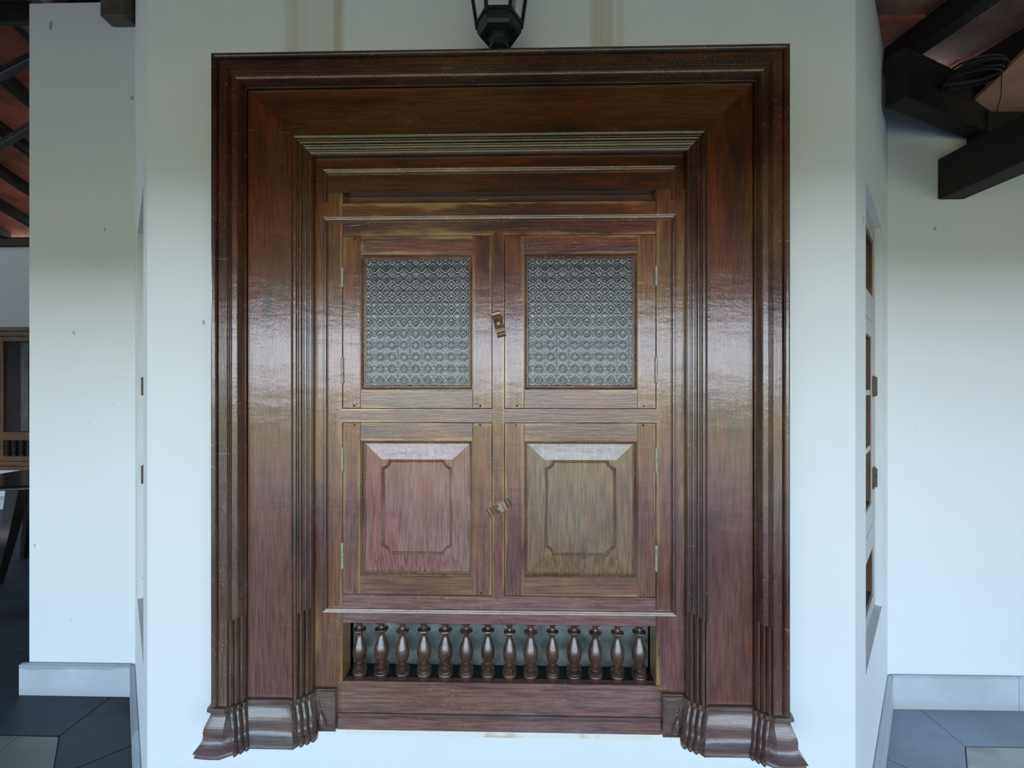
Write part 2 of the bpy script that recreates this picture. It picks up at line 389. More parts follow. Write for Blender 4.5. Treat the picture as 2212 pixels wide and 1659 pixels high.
prism(core, [(AL.x+.30, .36), (AR.x-.30, .36), (BR.x-.25, 1.0), (BR.x-.1, 1.9), (BL.x+.1, 1.9), (BL.x+.25, 1.0)], 0, 3.2)
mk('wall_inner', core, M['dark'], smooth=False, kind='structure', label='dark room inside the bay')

# ------------------------------------------------------------------ floor: base slab and stone tiles
fl = bmesh.new(); box(fl, -9.5, 5.3, -3.5, 4.1, -.30, -.012)
floor = mk('floor', fl, M['grout'], smooth=False, kind='structure', label='veranda floor of dark slate and pale stone slabs')
def clip(poly, n, c):                          # keep points with n.p >= c
    out = []
    for i in range(len(poly)):
        a, b = poly[i], poly[(i+1) % len(poly)]
        da, db = n[0]*a[0]+n[1]*a[1]-c, n[0]*b[0]+n[1]*b[1]-c
        if da >= 0: out.append(a)
        if da*db < 0:
            k = da/(da-db); out.append((a[0]+(b[0]-a[0])*k, a[1]+(b[1]-a[1])*k))
    return out
def inset(poly, g):
    cx = sum(p[0] for p in poly)/len(poly); cy = sum(p[1] for p in poly)/len(poly)
    out = list(poly)
    for i in range(len(poly)):
        a, b = poly[i], poly[(i+1) % len(poly)]
        d = Vector((b[0]-a[0], b[1]-a[1]))
        if d.length < 1e-6: continue
        n = Vector((-d.y, d.x)).normalized()
        if n.dot(Vector((cx-a[0], cy-a[1]))) < 0: n = -n
        out = clip(out, n, n.dot(Vector(a))+g)
    return out
def area(p): return abs(sum(p[i][0]*p[(i+1) % len(p)][1]-p[(i+1) % len(p)][0]*p[i][1] for i in range(len(p))))/2
def tile(poly, m):
    if len(poly) < 3 or area(poly) < .004: return
    p = inset(poly, .0016)
    if len(p) < 3 or area(p) < .003: return
    bm = bmesh.new(); q = inset(p, .0025) or p
    z = random.uniform(-.0006, .0006)
    if len(q) == len(p): loft(bm, [[(x, y, -.012) for x, y in p], [(x, y, -.0015+z) for x, y in p], [(x, y, z) for x, y in q]], closed=True)
    else: prism(bm, p, -.012, z)
    mk('tile', bm, m, floor, loc=(*p[0], 0), smooth=False)
dR = (BR-AR).normalized(); nR = Vector((dR.y, -dR.x)); cR = nR.dot(Vector((1.836, .631)))
dL = (BL-AL).normalized(); nL = Vector((-dL.y, dL.x)); cL = nL.dot(Vector((-1.97, .60)))
YF = -.27
# slabs following the angled walls
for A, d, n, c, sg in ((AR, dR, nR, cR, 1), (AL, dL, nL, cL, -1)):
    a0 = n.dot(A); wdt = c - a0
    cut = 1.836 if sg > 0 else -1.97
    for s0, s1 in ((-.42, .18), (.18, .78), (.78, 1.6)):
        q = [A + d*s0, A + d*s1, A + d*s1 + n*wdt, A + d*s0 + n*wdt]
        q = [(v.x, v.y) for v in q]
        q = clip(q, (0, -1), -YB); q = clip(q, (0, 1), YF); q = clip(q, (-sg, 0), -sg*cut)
        tile(q, M['bluestone_lit'] if sg > 0 else M['slate'])
for i in range(4):
    tile([(-1.02+i*.49, YF), (-.53+i*.49, YF), (-.53+i*.49, 0), (-1.02+i*.49, 0)], M['slate'])
# right hand side
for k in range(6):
    x0 = 1.836+k*.62; tile([(x0, .63), (x0+.62, .63), (x0+.62, YB), (x0, YB)], M['bluestone_lit'])
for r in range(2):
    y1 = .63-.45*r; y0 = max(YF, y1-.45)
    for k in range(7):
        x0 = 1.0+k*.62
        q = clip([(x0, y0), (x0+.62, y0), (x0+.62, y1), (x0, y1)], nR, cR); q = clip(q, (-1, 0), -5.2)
        tile(q, M['beige_r'] if (k < 3 and r == 0) or (k+r) % 2 else M['bluestone_lit'])
# left hand side
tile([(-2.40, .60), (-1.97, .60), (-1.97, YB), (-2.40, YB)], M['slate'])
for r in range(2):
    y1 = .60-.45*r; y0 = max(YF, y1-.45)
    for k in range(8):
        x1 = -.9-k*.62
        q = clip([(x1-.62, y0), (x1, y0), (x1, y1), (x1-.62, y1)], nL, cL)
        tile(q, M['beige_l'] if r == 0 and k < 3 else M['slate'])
for k in range(11):
    for r in range(6):
        x1 = -2.40-k*.62; y0 = .60+.60*r
        tile([(x1-.62, y0), (x1, y0), (x1, min(3.95, y0+.6)), (x1-.62, min(3.95, y0+.6))], M['slate'])
for k in range(22):
    for r in range(5):
        x0 = -8.4+k*.62; y1 = YF-.62*r
        tile([(x0, y1-.62), (x0+.62, y1-.62), (x0+.62, y1), (x0, y1)], M['slate'] if (k+r) % 3 else M['beige_l'])

# ------------------------------------------------------------------ skirting
def skirt(name, segs, **kw):
    bmr = bmesh.new()
    first = None
    for q in segs:
        b = bmesh.new(); prism(b, q, 0, .150); bmesh.ops.bevel(b, geom=[e for e in b.edges if all(v.co.z > .1 for v in e.verts)], offset=.004, segments=2, affect='EDGES')
        if first is None: first = mk(name, b, M['marble'], smooth=False, kind='structure', **kw)
        else: mk('marble_slab', b, M['marble'], first, smooth=False)
T = .021
def off(A, B, s0, s1, t0=0, t1=T):
    d = (B-A).normalized(); n = Vector((d.y, -d.x))
    return [tuple(A+d*s0+n*t0), tuple(A+d*s1+n*t0), tuple(A+d*s1+n*t1), tuple(A+d*s0+n*t1)]
k8 = T*math.tan(math.radians(24))
LR = (BR-AR).length
skirt('baseboard_right', [off(BR, Vector((5.2, YB)), k8, .575), off(BR, Vector((5.2, YB)), .577, 1.17), off(BR, Vector((5.2, YB)), 1.172, 2.2), off(BR, Vector((5.2, YB)), 2.202, 3.48)], label='white marble skirting along the right back wall')
skirt('baseboard_angled_right', [off(AR, BR, 0, .52), off(AR, BR, .522, LR-k8)], label='white marble skirting under the right bay window')
skirt('baseboard_angled_left', [off(BL, AL, k8, .60), off(BL, AL, .602, LL)], label='grey stained marble skirting under the left bay window')
skirt('baseboard_left', [off(Vector((-2.395, YB)), BL, -.028, .525-k8)], label='water stained marble skirting left of the bay')
skirt('baseboard_front', [off(AL, AR, 0, 1.0), off(AL, AR, 1.002, 1.996)], label='marble skirting under the carved window')
skirt('baseboard_far', [off(Vector((-9.5, 3.95)), Vector((-2.2, 3.95)), 0, 7.2)], label='grey skirting of the far wall')

# ------------------------------------------------------------------ roofs
ce = bmesh.new(); loft(ce, [[(-9.5, -3.6, zmid(-3.6)+.12), (.95, -3.6, zmid(-3.6)+.12), (.95, 1.05, zmid(1.05)+.12), (-9.5, 1.05, zmid(1.05)+.12)],
                            [(-9.5, -3.6, zmid(-3.6)+.2), (.95, -3.6, zmid(-3.6)+.2), (.95, 1.05, zmid(1.05)+.2), (-9.5, 1.05, zmid(1.05)+.2)]], closed=True)
ceiling = mk('ceiling', ce, M['ceil'], smooth=False, kind='structure', label='main veranda roof underside above the carved window')
for i in range(17):
    x = -9.2+i*.62
    mk('rafter', beam(bmesh.new(), (x, 1.0, zmid(1.0)+.02), (x, -3.55, zmid(-3.55)+.02), .07, .10), M['roofwood'], ceiling)
mk('filler_board', loft(bmesh.new(), [[(x, -3.6, zright(-3.6)+.08), (x, 1.05, zright(1.05)+.08), (x, 1.05, zmid(1.05)+.2), (x, -3.6, zmid(-3.6)+.21)] for x in (.951, .975)], closed=True), M['roofwood'], ceiling, smooth=False)
mk('filler_board', BX(-9.5, -1.87, 1.02, 1.05, 3.40, 4.2), M['roofwood'], ceiling, smooth=False)
# roof on the right: separate tiles laid between rafters
rc = bmesh.new(); loft(rc, [[(.98, -3.6, zright(-3.6)+.045), (5.4, -3.6, zright(-3.6)+.045), (5.4, 1.05, zright(1.05)+.045), (.98, 1.05, zright(1.05)+.045)],
                            [(.98, -3.6, zright(-3.6)+.09), (5.4, -3.6, zright(-3.6)+.09), (5.4, 1.05, zright(1.05)+.09), (.98, 1.05, zright(1.05)+.09)]], closed=True)
cr = mk('ceiling_right', rc, M['ceil'], smooth=False, kind='structure', label='lower terracotta tiled roof underside on the right')
RX = [1.115+.45*k for k in range(10)]
for x in RX:
    mk('rafter', beam(bmesh.new(), (x+.02, .90, zright(.90)-.10), (x+.02, -3.55, zright(-3.55)-.10), .062, .098), M['roofwood'], cr)
for k in range(9):
    for r in range(10):
        x0, x1 = RX[k]+.012, RX[k+1]+.028; y1 = 1.0-.46*r+random.uniform(-.02, .02)-(.16 if k % 2 else 0); y0 = y1-.50
        if y1 > 1.0: y1 = 1.0
        t = bmesh.new(); a = random.uniform(-.006, .006)
        z0, z1 = zright(y0)+.006, zright(y1)+.022
        loft(t, [[(x0, y0, z0+a), (x1, y0, z0), (x1, y0, z0+.018), (x0, y0, z0+.018+a)], [(x0, y1, z1), (x1, y1, z1+a), (x1, y1, z1+.018), (x0, y1, z1+.018)]], closed=True)
        mk('tile', t, M['terracotta' if (k*3+r*2) % 5 < 2 else 'terracotta2'], cr, smooth=False)
for k in range(7):
    x0 = 1.98+.45*k; t = bmesh.new(); zt0 = zright(.30)-.004
    loft(t, [[(x0, .30, zt0), (x0+.44, .30, zt0), (x0+.44, .30, zt0+.018), (x0, .30, zt0+.018)], [(x0, .852, 2.70), (x0+.44, .852, 2.70), (x0+.44, .852, 2.718), (x0, .852, 2.718)]], closed=True)
    mk('tile', t, M['terracotta' if k % 2 else 'terracotta2'], cr, smooth=False)
mk('wall_plate', BX(2.06, 5.19, .76, .858, 2.545, 2.705, b=.004), M['roofwood'], cr)
# unseen eave beam along the outer edge, hung low to trim the sky band
mk('eave_beam', BX(-9.5, 5.4, -3.30, -3.20, 2.12, 2.40, b=.004), M['roofwood'], label='long dark timber plate hung low under the outer eave to trim sky light', cat='beam')
# far room roof
zf = lambda y: 3.2+.30*(3.95-y)
fr = bmesh.new(); loft(fr, [[(-9.5, 1.05, zf(1.05)+.10), (-2.1, 1.05, zf(1.05)+.10), (-2.1, 4.1, zf(4.1)+.10), (-9.5, 4.1, zf(4.1)+.10)],
                            [(-9.5, 1.05, zf(1.05)+.2), (-2.1, 1.05, zf(1.05)+.2), (-2.1, 4.1, zf(4.1)+.2), (-9.5, 4.1, zf(4.1)+.2)]], closed=True)
fr_o = mk('ceiling_far', fr, M['terracotta'], smooth=False, kind='structure', label='terracotta roof underside of the room beyond')
for i in range(11):
    x = -8.9+.55*i+.02
    mk('rafter', beam(bmesh.new(), (x, 1.06, zf(1.06)), (x, 3.93, zf(3.93)), .06, .10), M['roofwood'], fr_o)
mk('tie_beam', beam(bmesh.new(), (-7.4, 3.6, zf(3.6)-.052), (-3.1, 2.0, zf(2.0)-.052), .05, .05), M['iron'], fr_o)
mk('tie_beam', beam(bmesh.new(), (-7.0, 2.9, zf(2.9)-.052), (-2.4, 1.5, zf(1.5)-.052), .05, .05), M['iron'], fr_o)
mk('wall_plate', BX(-9.5, -2.2, 3.88, 3.95, 3.14, 3.24, b=.004), M['roofwood'], fr_o)

def thing(name, bm, m, label, cat, **kw): return mk(name, bm, m, label=label, cat=cat, **kw)
thing('roof_beam', beam(bmesh.new(), (1.50, .569, 2.632), (2.165, .857, 2.632), .075, .20), M['roofwood'],
      'dark slanting timber beam in the upper right corner, under the cable coil', 'beam')
thing('tie_beam', beam(bmesh.new(), (1.99, .858, 2.356), (1.99, -3.19, 2.356), .117, .187, b=.004), M['roofwood'],
      'heavy square timber beam jutting out of the right back wall', 'beam')
thing('wall_corbel', BX(-1.978, -1.862, .79, .858, 3.225, 3.36, b=.004), simple('grey_brown_timber', (.10, .085, .065), .6), 
      'short square timber end at the top of the left wall strip', 'beam')
# coil of cable
c = bmesh.new()
for k in range(5):
    r = .088+.006*(k % 3); cx, cy, cz = 1.79+.004*k, .56+.004*(k % 2), 2.715+.007*k
    tube(c, [(cx+r*math.cos(a), cy+r*.85*math.sin(a), cz+.012*math.sin(a+k)) for a in [2*PI*i/36 for i in range(37)]], .0045, 6)
tube(c, [(1.72, .60, 2.72), (1.77, .58, 2.712), (1.82, .55, 2.705), (1.845, .50, 2.70)], .006, 6)
coil = thing('cable_coil', c, M['cable'], 'coil of black cable tucked above the slanting beam', 'cable')
c = bmesh.new(); tube(c, [(1.845, .50, 2.70), (1.885, .54, 2.64), (1.93, .60, 2.60), (1.955, .68, 2.56), (1.96, .74, 2.547)], .0018, 6)
mk('cable_tail', c, M['cable'], coil)

# ------------------------------------------------------------------ narrow windows in the angled walls
def side_window(name, P, Q, s0, s1, z0, z1, label, flip):
    P, Q = Vector(P), Vector(Q); d = (Q-P).normalized(); n = Vector((d.y, -d.x))
    def tr(bm):
        for v in bm.verts:
            p = P + d*v.co.x + n*(-v.co.y); v.co = Vector((p.x, p.y, v.co.z))
        return bm
    o = root(name, (*(P+d*(s0+s1)/2), z0), label=label, kind='structure')
    yF = .022
    def ring(bm, a0, a1, c0, c1, w, y0, y1, wb=None):
        wb = wb or w
        box(bm, a0, a0+w, y0, y1, c0, c1, b=.002); box(bm, a1-w, a1, y0, y1, c0, c1, b=.002)
        box(bm, a0+w, a1-w, y0, y1, c1-w, c1, b=.002); box(bm, a0+w, a1-w, y0, y1, c0, c0+wb, b=.002)
    f = bmesh.new(); ring(f, s0+.001, s1-.001, z0+.001, z1-.001, .062, yF, yF+.09)
    mk('frame', tr(f), M['white_paint'], o)
    a0, a1 = s0+.063, s1-.063
    ztr = z1-.40
    mk('transom', tr(BX(a0, a1, yF, yF+.08, ztr, ztr+.10, b=.002)), M['white_paint'], o)
    mk('pane', tr(BX(a0, a1, yF+.055, yF+.059, ztr+.101, z1-.064)), M['wglass'], o)
    e = bmesh.new(); ring(e, a0, a1, ztr+.1005, z1-.0635, .012, yF+.004, yF+.05); mk('glazing_bead', tr(e), M['brown'], o)
    # casement
    cz0, cz1 = z0+.36, ztr-.002
    cs = root('casement', (*(P+d*(s0+s1)/2), cz0), parent=o)
    e = bmesh.new(); ring(e, a0+.002, a1-.002, cz0, cz1, .06, yF+.001, yF+.045, .09); mk('casement_frame', tr(e), M['white_paint'], cs)
    i0, i1, j0, j1 = a0+.062, a1-.062, cz0+.09, cz1-.06
    hh = (j1-j0)/3
    for k in (1, 2): mk('glazing_bar', tr(BX(i0, i1, yF+.005, yF+.038, j0+hh*k-.011, j0+hh*k+.011, b=.002)), M['white_paint'], cs)
    mk('glazing_bar', tr(BX((i0+i1)/2-.011, (i0+i1)/2+.011, yF+.006, yF+.037, j0, j1, b=.002)), M['brown'], cs)
    e = bmesh.new(); ring(e, i0, i1, j0, j1, .006, yF+.004, yF+.04); mk('inner_edge', tr(e), M['brown'], cs)
    for k in range(3):
        for h in range(2):
            xa = i0+.001 if h == 0 else (i0+i1)/2+.011; xb = (i0+i1)/2-.011 if h == 0 else i1-.001
            mk('pane', tr(BX(xa, xb, yF+.026, yF+.029, j0+hh*k+.012, j0+hh*(k+1)-.012)), M['wglass'], cs)
    mk('lower_rail', tr(BX(a0, a1, yF, yF+.07, cz0-.095, cz0-.003, b=.002)), M['white_paint'], o)
    mk('pane', tr(BX(a0, a1, yF+.06, yF+.064, z0+.064, cz0-.096)), M['wglass'], o)
    e = bmesh.new(); ring(e, a0, a1, z0+.0635, cz0-.0955, .012, yF+.004, yF+.055); mk('glazing_bead', tr(e), M['brown'], o)
    hx = s1-.062 if flip else s0+.062
    for zz in (cz0+.14, cz1-.30):
        h = bmesh.new(); box(h, hx-.034, hx+.030, yF-.004, yF-.0002, zz, zz+.085, b=.001); box(h, hx-.005, hx+.005, yF-.012, yF-.002, zz+.004, zz+.081, b=.002)
        mk('hinge', tr(h), M['rust'], o)
    return o
side_window('window_2', AR, BR, *SW, 'tall narrow white painted window in the angled wall right of the carved window', True)
side_window('window_3', BL, AL, LL-SW[1], LL-SW[0], SW[2], SW[3], 'tall narrow white painted window in the angled wall left of the carved window', False)

# ------------------------------------------------------------------ far window, table
fw = root('window_4', (-5.72, 3.95, .50), label='brown wooden window with small balusters on the far wall beyond the table', kind='structure')
fx0, fx1, fz0, fz1 = -6.34, -5.06, .48, 2.17
def fring(a0, a1, c0, c1, w, y0, y1):
    b = bmesh.new()
    box(b, a0, a0+w, y0, y1, c0, c1, b=.004); box(b, a1-w, a1, y0, y1, c0, c1, b=.004)
    box(b, a0+w, a1-w, y0, y1, c1-w, c1, b=.004); box(b, a0+w, a1-w, y0, y1, c0, c0+w, b=.004); return b
mk('outer_moulding', fring(fx0, fx1, fz0, fz1, .045, 3.865, 3.948), M['far_wood'], fw)
mk('casing_board', fring(fx0+.046, fx1-.046, fz0+.046, fz1-.046, .055, 3.885, 3.948), M['far_wood'], fw)
mk('inner_frame', fring(fx0+.102, fx1-.102, fz0+.102, fz1-.102, .06, 3.905, 3.948), M['far_wood'], fw)
mk('rail', BX(fx0+.163, fx1-.163, 3.90, 3.948, .83, .93, b=.004), M['far_wood'], fw)
mk('interior', BX(fx0+.163, fx1-.163, 3.940, 3.947, fz0+.163, fz1-.163), M['dark'], fw)
mk('curtain', loft(bmesh.new(), [[(-5.99+.012*i, 3.932-.006*math.sin(i*1.9), z) for i in range(9)]+[(-5.99+.012*i, 3.938, z) for i in range(8, -1, -1)] for z in (.94, 2.0)], closed=True), M['curtain'], fw)
for k in range(11):
    b = bmesh.new(); x = -6.125+.088*k
    lathe(b, [(.022, .645), (.022, .665), (.012, .675), (.026, .70), (.028, .715), (.012, .74), (.012, .75), (.028, .775), (.026, .79), (.012, .81), (.022, .822), (.022, .829)], (x, 3.912, 0), 14)
    mk('baluster', b, M['roofwood'], fw)

tb = root('round_table', (-3.86, 2.42, 0), label='black polished round table with splayed tapered legs in the room beyond', cat='table')
b = bmesh.new(); lathe(b, [(.50, .716), (.52, .722), (.52, .735), (.505, .742), (.50, .75)], (-3.86, 2.42, 0), 64); mk('tabletop', b, M['tablewood'], tb)
b = bmesh.new(); lathe(b, [(.525, .724), (.532, .728), (.532, .733), (.525, .737)], (-3.86, 2.42, 0), 64); mk('table_edge', b, M['tablerim'], tb)
for a in (-100, -10, 80, 170):
    a = math.radians(a); dv = Vector((math.cos(a), math.sin(a))); sv = Vector((-dv.y, dv.x))
    b = bmesh.new()
    def rg(r, z, w, t): 
        c = Vector((-3.86, 2.42))+dv*r
        return [(*(c+sv*w-dv*t), z), (*(c+sv*w+dv*t), z), (*(c-sv*w+dv*t), z), (*(c-sv*w-dv*t), z)]
    loft(b, [rg(.43, .001, .028, .022), rg(.36, .35, .045, .03), rg(.30, .714, .066, .04)], closed=True)
    mk('leg', b, M['tablewood'], tb)

# ------------------------------------------------------------------ the carved window
HX, ZT = .745, 2.363                          # outer half width and top of the casing
win = root('carved_window', (XC, 0, .548), label='large carved dark wooden window with moulded casing, four shutters and a row of balusters', cat='window', kind='thing')
def arc(cw, cy, rw, ry, a0, a1, n=6):
    return [(cw+rw*math.sin(math.radians(a0+(a1-a0)*i/n)), cy-ry*math.cos(math.radians(a0+(a1-a0)*i/n))) for i in range(n+1)]
RIM = [(0, -.002), (0, -.104)]+arc(.0085, -.104, .0085, .012, -90, 80, 8)+[(.0175, -.100), (.0195, -.100), (.021, -.110), (.044, -.112), (.045, -.109), (.0465, -.109), (.047, -.105), (.0495, -.105), (.050, -.102), (.052, -.102)] \
    + [(.0530, -.1056), (.0550, -.1058), (.0635, -.1033), (.0655, -.1015), (.0668, -.0982), (.0688, -.0935), (.0700, -.0880), (.0705, -.0810), (.0705, -.078), (.0735, -.078), (.0735, -.002)]
RIM_F = [(0, -.002), (0, -.104)]+arc(.0085, -.104, .0085, .012, -90, 80, 8)+[(.0175, -.100), (.0195, -.100), (.021, -.110), (.044, -.112), (.045, -.107)] \
    + arc(.0495, -.100, .0045, .009, -80, 85, 5)+arc(.0590, -.092, .0045, .009, -80, 85, 5)+arc(.0685, -.083, .0045, .009, -80, 85, 5)+[(.0735, -.076), (.0735, -.002)]
BRD = [(.0755, -.002), (.0755, -.073), (.077, -.075), (.1935, -.075), (.195, -.0735), (.195, -.002)]
REED = [(.1955, -.002), (.1955, -.080), (.1975, -.0815), (.1990, -.0800), (.1993, -.0755), (.2050, -.0738), (.2055, -.0700), (.2065, -.0690), (.2080, -.0700), (.2095, -.0696), (.2100, -.0660), (.2105, -.0672),
        (.2120, -.0678), (.2150, -.0668), (.2165, -.0650), (.2168, -.0605), (.2178, -.0602), (.2183, -.0618), (.2200, -.0612), (.2205, -.0575), (.2255, -.0560), (.2260, -.0520), (.2270, -.0515), (.2275, -.0532), (.2295, -.0526),
        (.2300, -.0495), (.2345, -.0480), (.2350, -.0455), (.236, -.045), (.236, -.002)]
REED_F = [(.1955, -.002), (.1955, -.080), (.1985, -.080)]+arc(.2045, -.070, .0055, .011, -80, 85, 6)+arc(.2160, -.060, .0055, .011, -80, 85, 6)+arc(.2275, -.050, .0055, .011, -80, 85, 6)+[(.2345, -.046), (.236, -.045), (.236, -.002)]
def head_piece(name, prof, m):
    bm = bmesh.new()
    n = 1
    loft(bm, [[(XC+sg*(HX-w), y, ZT-w) for w, y in prof] for sg in (-1, 1)], closed=True)
    return mk(name, bm, m, win, ang=28)
def jamb_piece(name, prof, m, sg, zb, prof_low=None, zs=.885, stops=0):
    bm = bmesh.new()
    if prof_low is None: loft(bm, [[(XC+sg*(HX-w), y, zb) for w, y in prof], [(XC+sg*(HX-w), y, ZT-w) for w, y in prof]], closed=True)
    else:
        loft(bm, [[(XC+sg*(HX-w), y, zs-stops*(prof[-1][0]-w)) for w, y in prof], [(XC+sg*(HX-w), y, ZT-w) for w, y in prof]], closed=True)
        loft(bm, [[(XC+sg*(HX-w), y, zb) for w, y in prof_low], [(XC+sg*(HX-w), y, zs-stops*(prof_low[-1][0]-w)) for w, y in prof_low]], closed=True)
    return mk(name, bm, m, win, ang=28)
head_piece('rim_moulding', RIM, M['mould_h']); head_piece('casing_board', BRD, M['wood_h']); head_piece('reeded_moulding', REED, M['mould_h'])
ZP = .662                                     # top of the plinth blocks
for sg in (-1, 1):
    jamb_piece('rim_moulding', RIM, M['mould_v'], sg, ZP-.02, RIM_F, .888, .25)
    jamb_piece('casing_board', BRD, M['wood_v'], sg, ZP-.02)
    jamb_piece('reeded_moulding', REED, M['mould_v'], sg, ZP-.02, REED_F, .890, .25)

# plinth blocks: the casing section swelling out in an ogee and flaring at the foot
def plinth(sg):
    P = [((0, -.002), (-1, 0)), ((0, -.060), (-1, 0)), ((0, -.098), (-1, -.1)), ((.003, -.110), (-.9, -1)), ((.014, -.113), (-.2, -1)), ((.044, -.113), (0, -1))]
    def reeds(w0, y0, w1, y1, n):
        out = []
        for k in range(n):
            cw = w0+(w1-w0)*(k+.5)/n; cy = y0+(y1-y0)*(k+.5)/n; rw = (w1-w0)/n*.48
            for a in (-80, -45, 0, 45, 85):
                out.append(((cw+rw*math.sin(math.radians(a)), cy-.009*math.cos(math.radians(a))+.004), (.85, -.85)))
            if k < n-1: out.append(((w0+(w1-w0)*(k+1)/n, y0+(y1-y0)*(k+1)/n+.004), (.85, -.85)))
        return out
    P += reeds(.046, -.108, .076, -.082, 3)
    P += [((.079, -.078), (.5, -1)), ((.10, -.077), (0, -1)), ((.15, -.077), (0, -1)), ((.192, -.077), (0, -1)), ((.197, -.081), (.6, -.9))]
    P += reeds(.200, -.074, .236, -.050, 3)
    P += [((.240, -.046), (.75, -.75)), ((.246, -.043), (.3, -.12)), ((.252, -.0425), (0, -.05)), ((.300, -.0425), (0, -.05)), ((.300, -.002), (0, 0))]
    OZ = [(ZP, .004), (ZP-.001, .0075), (ZP-.010, .0085), (ZP-.0135, .0065), (ZP-.016, .002), (ZP-.022, .0025), (ZP-.030, .0055), (ZP-.040, .010), (ZP-.050, .0135),
          (ZP-.060, .0150), (ZP-.068, .0145), (ZP-.078, .0155), (ZP-.087, .020), (ZP-.095, .027), (ZP-.100, .031), (ZP-.102, .031), (ZP-.1025, .0265), (ZP-.105, .0265), (ZP-.110, .029), (ZP-.114, .029)]
    bm = bmesh.new(); rings = []
    for z, o in OZ:
        rings.append([(XC+sg*(HX-(w+n[0]*o)), y+n[1]*o, z) for (w, y), n in P])
    loft(bm, rings, closed=True)
    pl = mk('plinth_block', bm, M['plinth'], win, ang=30)
    # scroll carved on the inner face
    bm = bmesh.new(); cx, cz = XC+sg*(HX-.2655), .615
    pts = []
    for i in range(34):
        a = i/33*2.6*PI; r = .0018+.0062*(1-i/33)
        pts.append((cx - sg*r*math.cos(a-.6), -.0445, cz+r*math.sin(a-.6)))
    pts = [(XC+sg*(HX-.252), -.0440, .640), (XC+sg*(HX-.2535), -.0446, .628), (XC+sg*(HX-.2575), -.0446, .613)] + [(cx+sg*.0045, -.0445, .607)] + pts[6:]
    tube(bm, pts, .0016, 6)
    mk('scroll', bm, M['plinth'], pl)
    bm = bmesh.new(); bmesh.ops.create_uvsphere(bm, u_segments=20, v_segments=12, radius=1)
    for v in bm.verts:
        u = v.co.copy(); t = (u.z+1)/2
        v.co = Vector((XC+sg*(HX-.262-.006*(1-t))+u.x*.012*(1.2-t*.9), -.046+u.y*.010, .582+u.z*.024))
    mk('scroll_leaf', bm, M['plinth'], pl)
    bm = bmesh.new()
    for (a0, a1, b0, b1) in ((.247, .300, .652, .660), (.294, .300, .549, .652)):
        box(bm, XC+min(sg*(HX-a0), sg*(HX-a1)), XC+max(sg*(HX-a0), sg*(HX-a1)), -.047, -.042, b0, b1, b=.001)
    mk('border_strip', bm, M['plinth'], pl)
plinth(-1); plinth(1)

# inner frame, front plane y = -.03
YI, YK = -.030, .030
def wx(x): return XC+x
HF, HO = .509, .4315                           # half width of the frame and of the openings
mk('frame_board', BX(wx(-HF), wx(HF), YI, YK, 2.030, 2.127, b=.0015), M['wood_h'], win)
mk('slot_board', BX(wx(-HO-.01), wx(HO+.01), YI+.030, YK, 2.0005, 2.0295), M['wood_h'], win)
for sg in (-1, 1):
    a, b_ = sorted((wx(sg*HO), wx(sg*HF)))
    mk('frame_stile', BX(a, b_, YI, YK, .6645, 2.0295, b=.0012), M['stile'], win)
mk('frame_rail', BX(wx(-HO+.0006), wx(HO-.0006), YI, YK, 1.9090, 2.000, b=.0012), M['rail'], win)
mk('frame_rail', BX(wx(-HO+.0006), wx(HO-.0006), YI, YK, .8385, .9170, b=.0012), M['sill'], win)
mk('apron_board', BX(wx(-.509), wx(.509), YI-.001, YK, .5835, .664, b=.002), M['sill'], win)
mk('sill_board', BX(wx(-.444), wx(.444), YI-.008, -.001, .547, .582, b=.003), M['sill'], win)
mk('sill_fillet', BX(wx(-.444), wx(.444), YI-.006, YI-.0015, .5825, .5925, b=.001), M['plinth'], win)
mk('niche_lip', BX(wx(-.445), wx(.445), YI-.0015, YI+.02, .6645, .6785, b=.001), M['sill'], win)

# bead mouldings (mitred)
BEAD = [(0, .001), (0, -.002), (.0012, -.0038), (.0042, -.0030), (.0050, -.0012), (.0060, -.0012), (.0062, -.0068), (.0074, -.0078), (.0100, -.0074), (.0122, -.0064), (.0136, -.0042), (.0140, -.0015), (.0155, -.0015), (.0165, -.0008), (.0165, .001)]
def bead_run(corners, closed):
    """corners: function w -> list of (x, z)"""
    pts = [corners(w) for w, _ in BEAD]
    nC = len(pts[0]); bm = bmesh.new()
    rings = [[(pts[i][k][0], YI+BEAD[i][1], pts[i][k][1]) for i in range(len(BEAD))] for k in range(nC)]
    if closed: rings.append(rings[0])
    loft(bm, rings, closed=True, caps=not closed); bmesh.ops.remove_doubles(bm, verts=bm.verts, dist=1e-6)
    return bm
for sg in (-1, 1):
    mk('bead_moulding', bead_run(lambda w: [(wx(sg*(.4865-w)), 2.001), (wx(sg*(.4865-w)), 2.0945-w)], False), M['mould_v'], win)
    mk('bead_moulding', bead_run(lambda w: [(wx(sg*(.4865-w)), .868+w), (wx(sg*(.4865-w)), 1.963-w)], False), M['mould_v'], win)
mk('bead_moulding', bead_run(lambda w: [(wx(-.4865+w), 2.0945-w), (wx(.4865-w), 2.0945-w)], False), M['bead_h'], win)
mk('bead_moulding', bead_run(lambda w: [(wx(-.4865+w), 1.963-w), (wx(.4865-w), 1.963-w)], False), M['bead_h'], win)
mk('bead_moulding', bead_run(lambda w: [(wx(-.4865+w), .868+w), (wx(.4865-w), .868+w)], False), M['bead_h'], win)

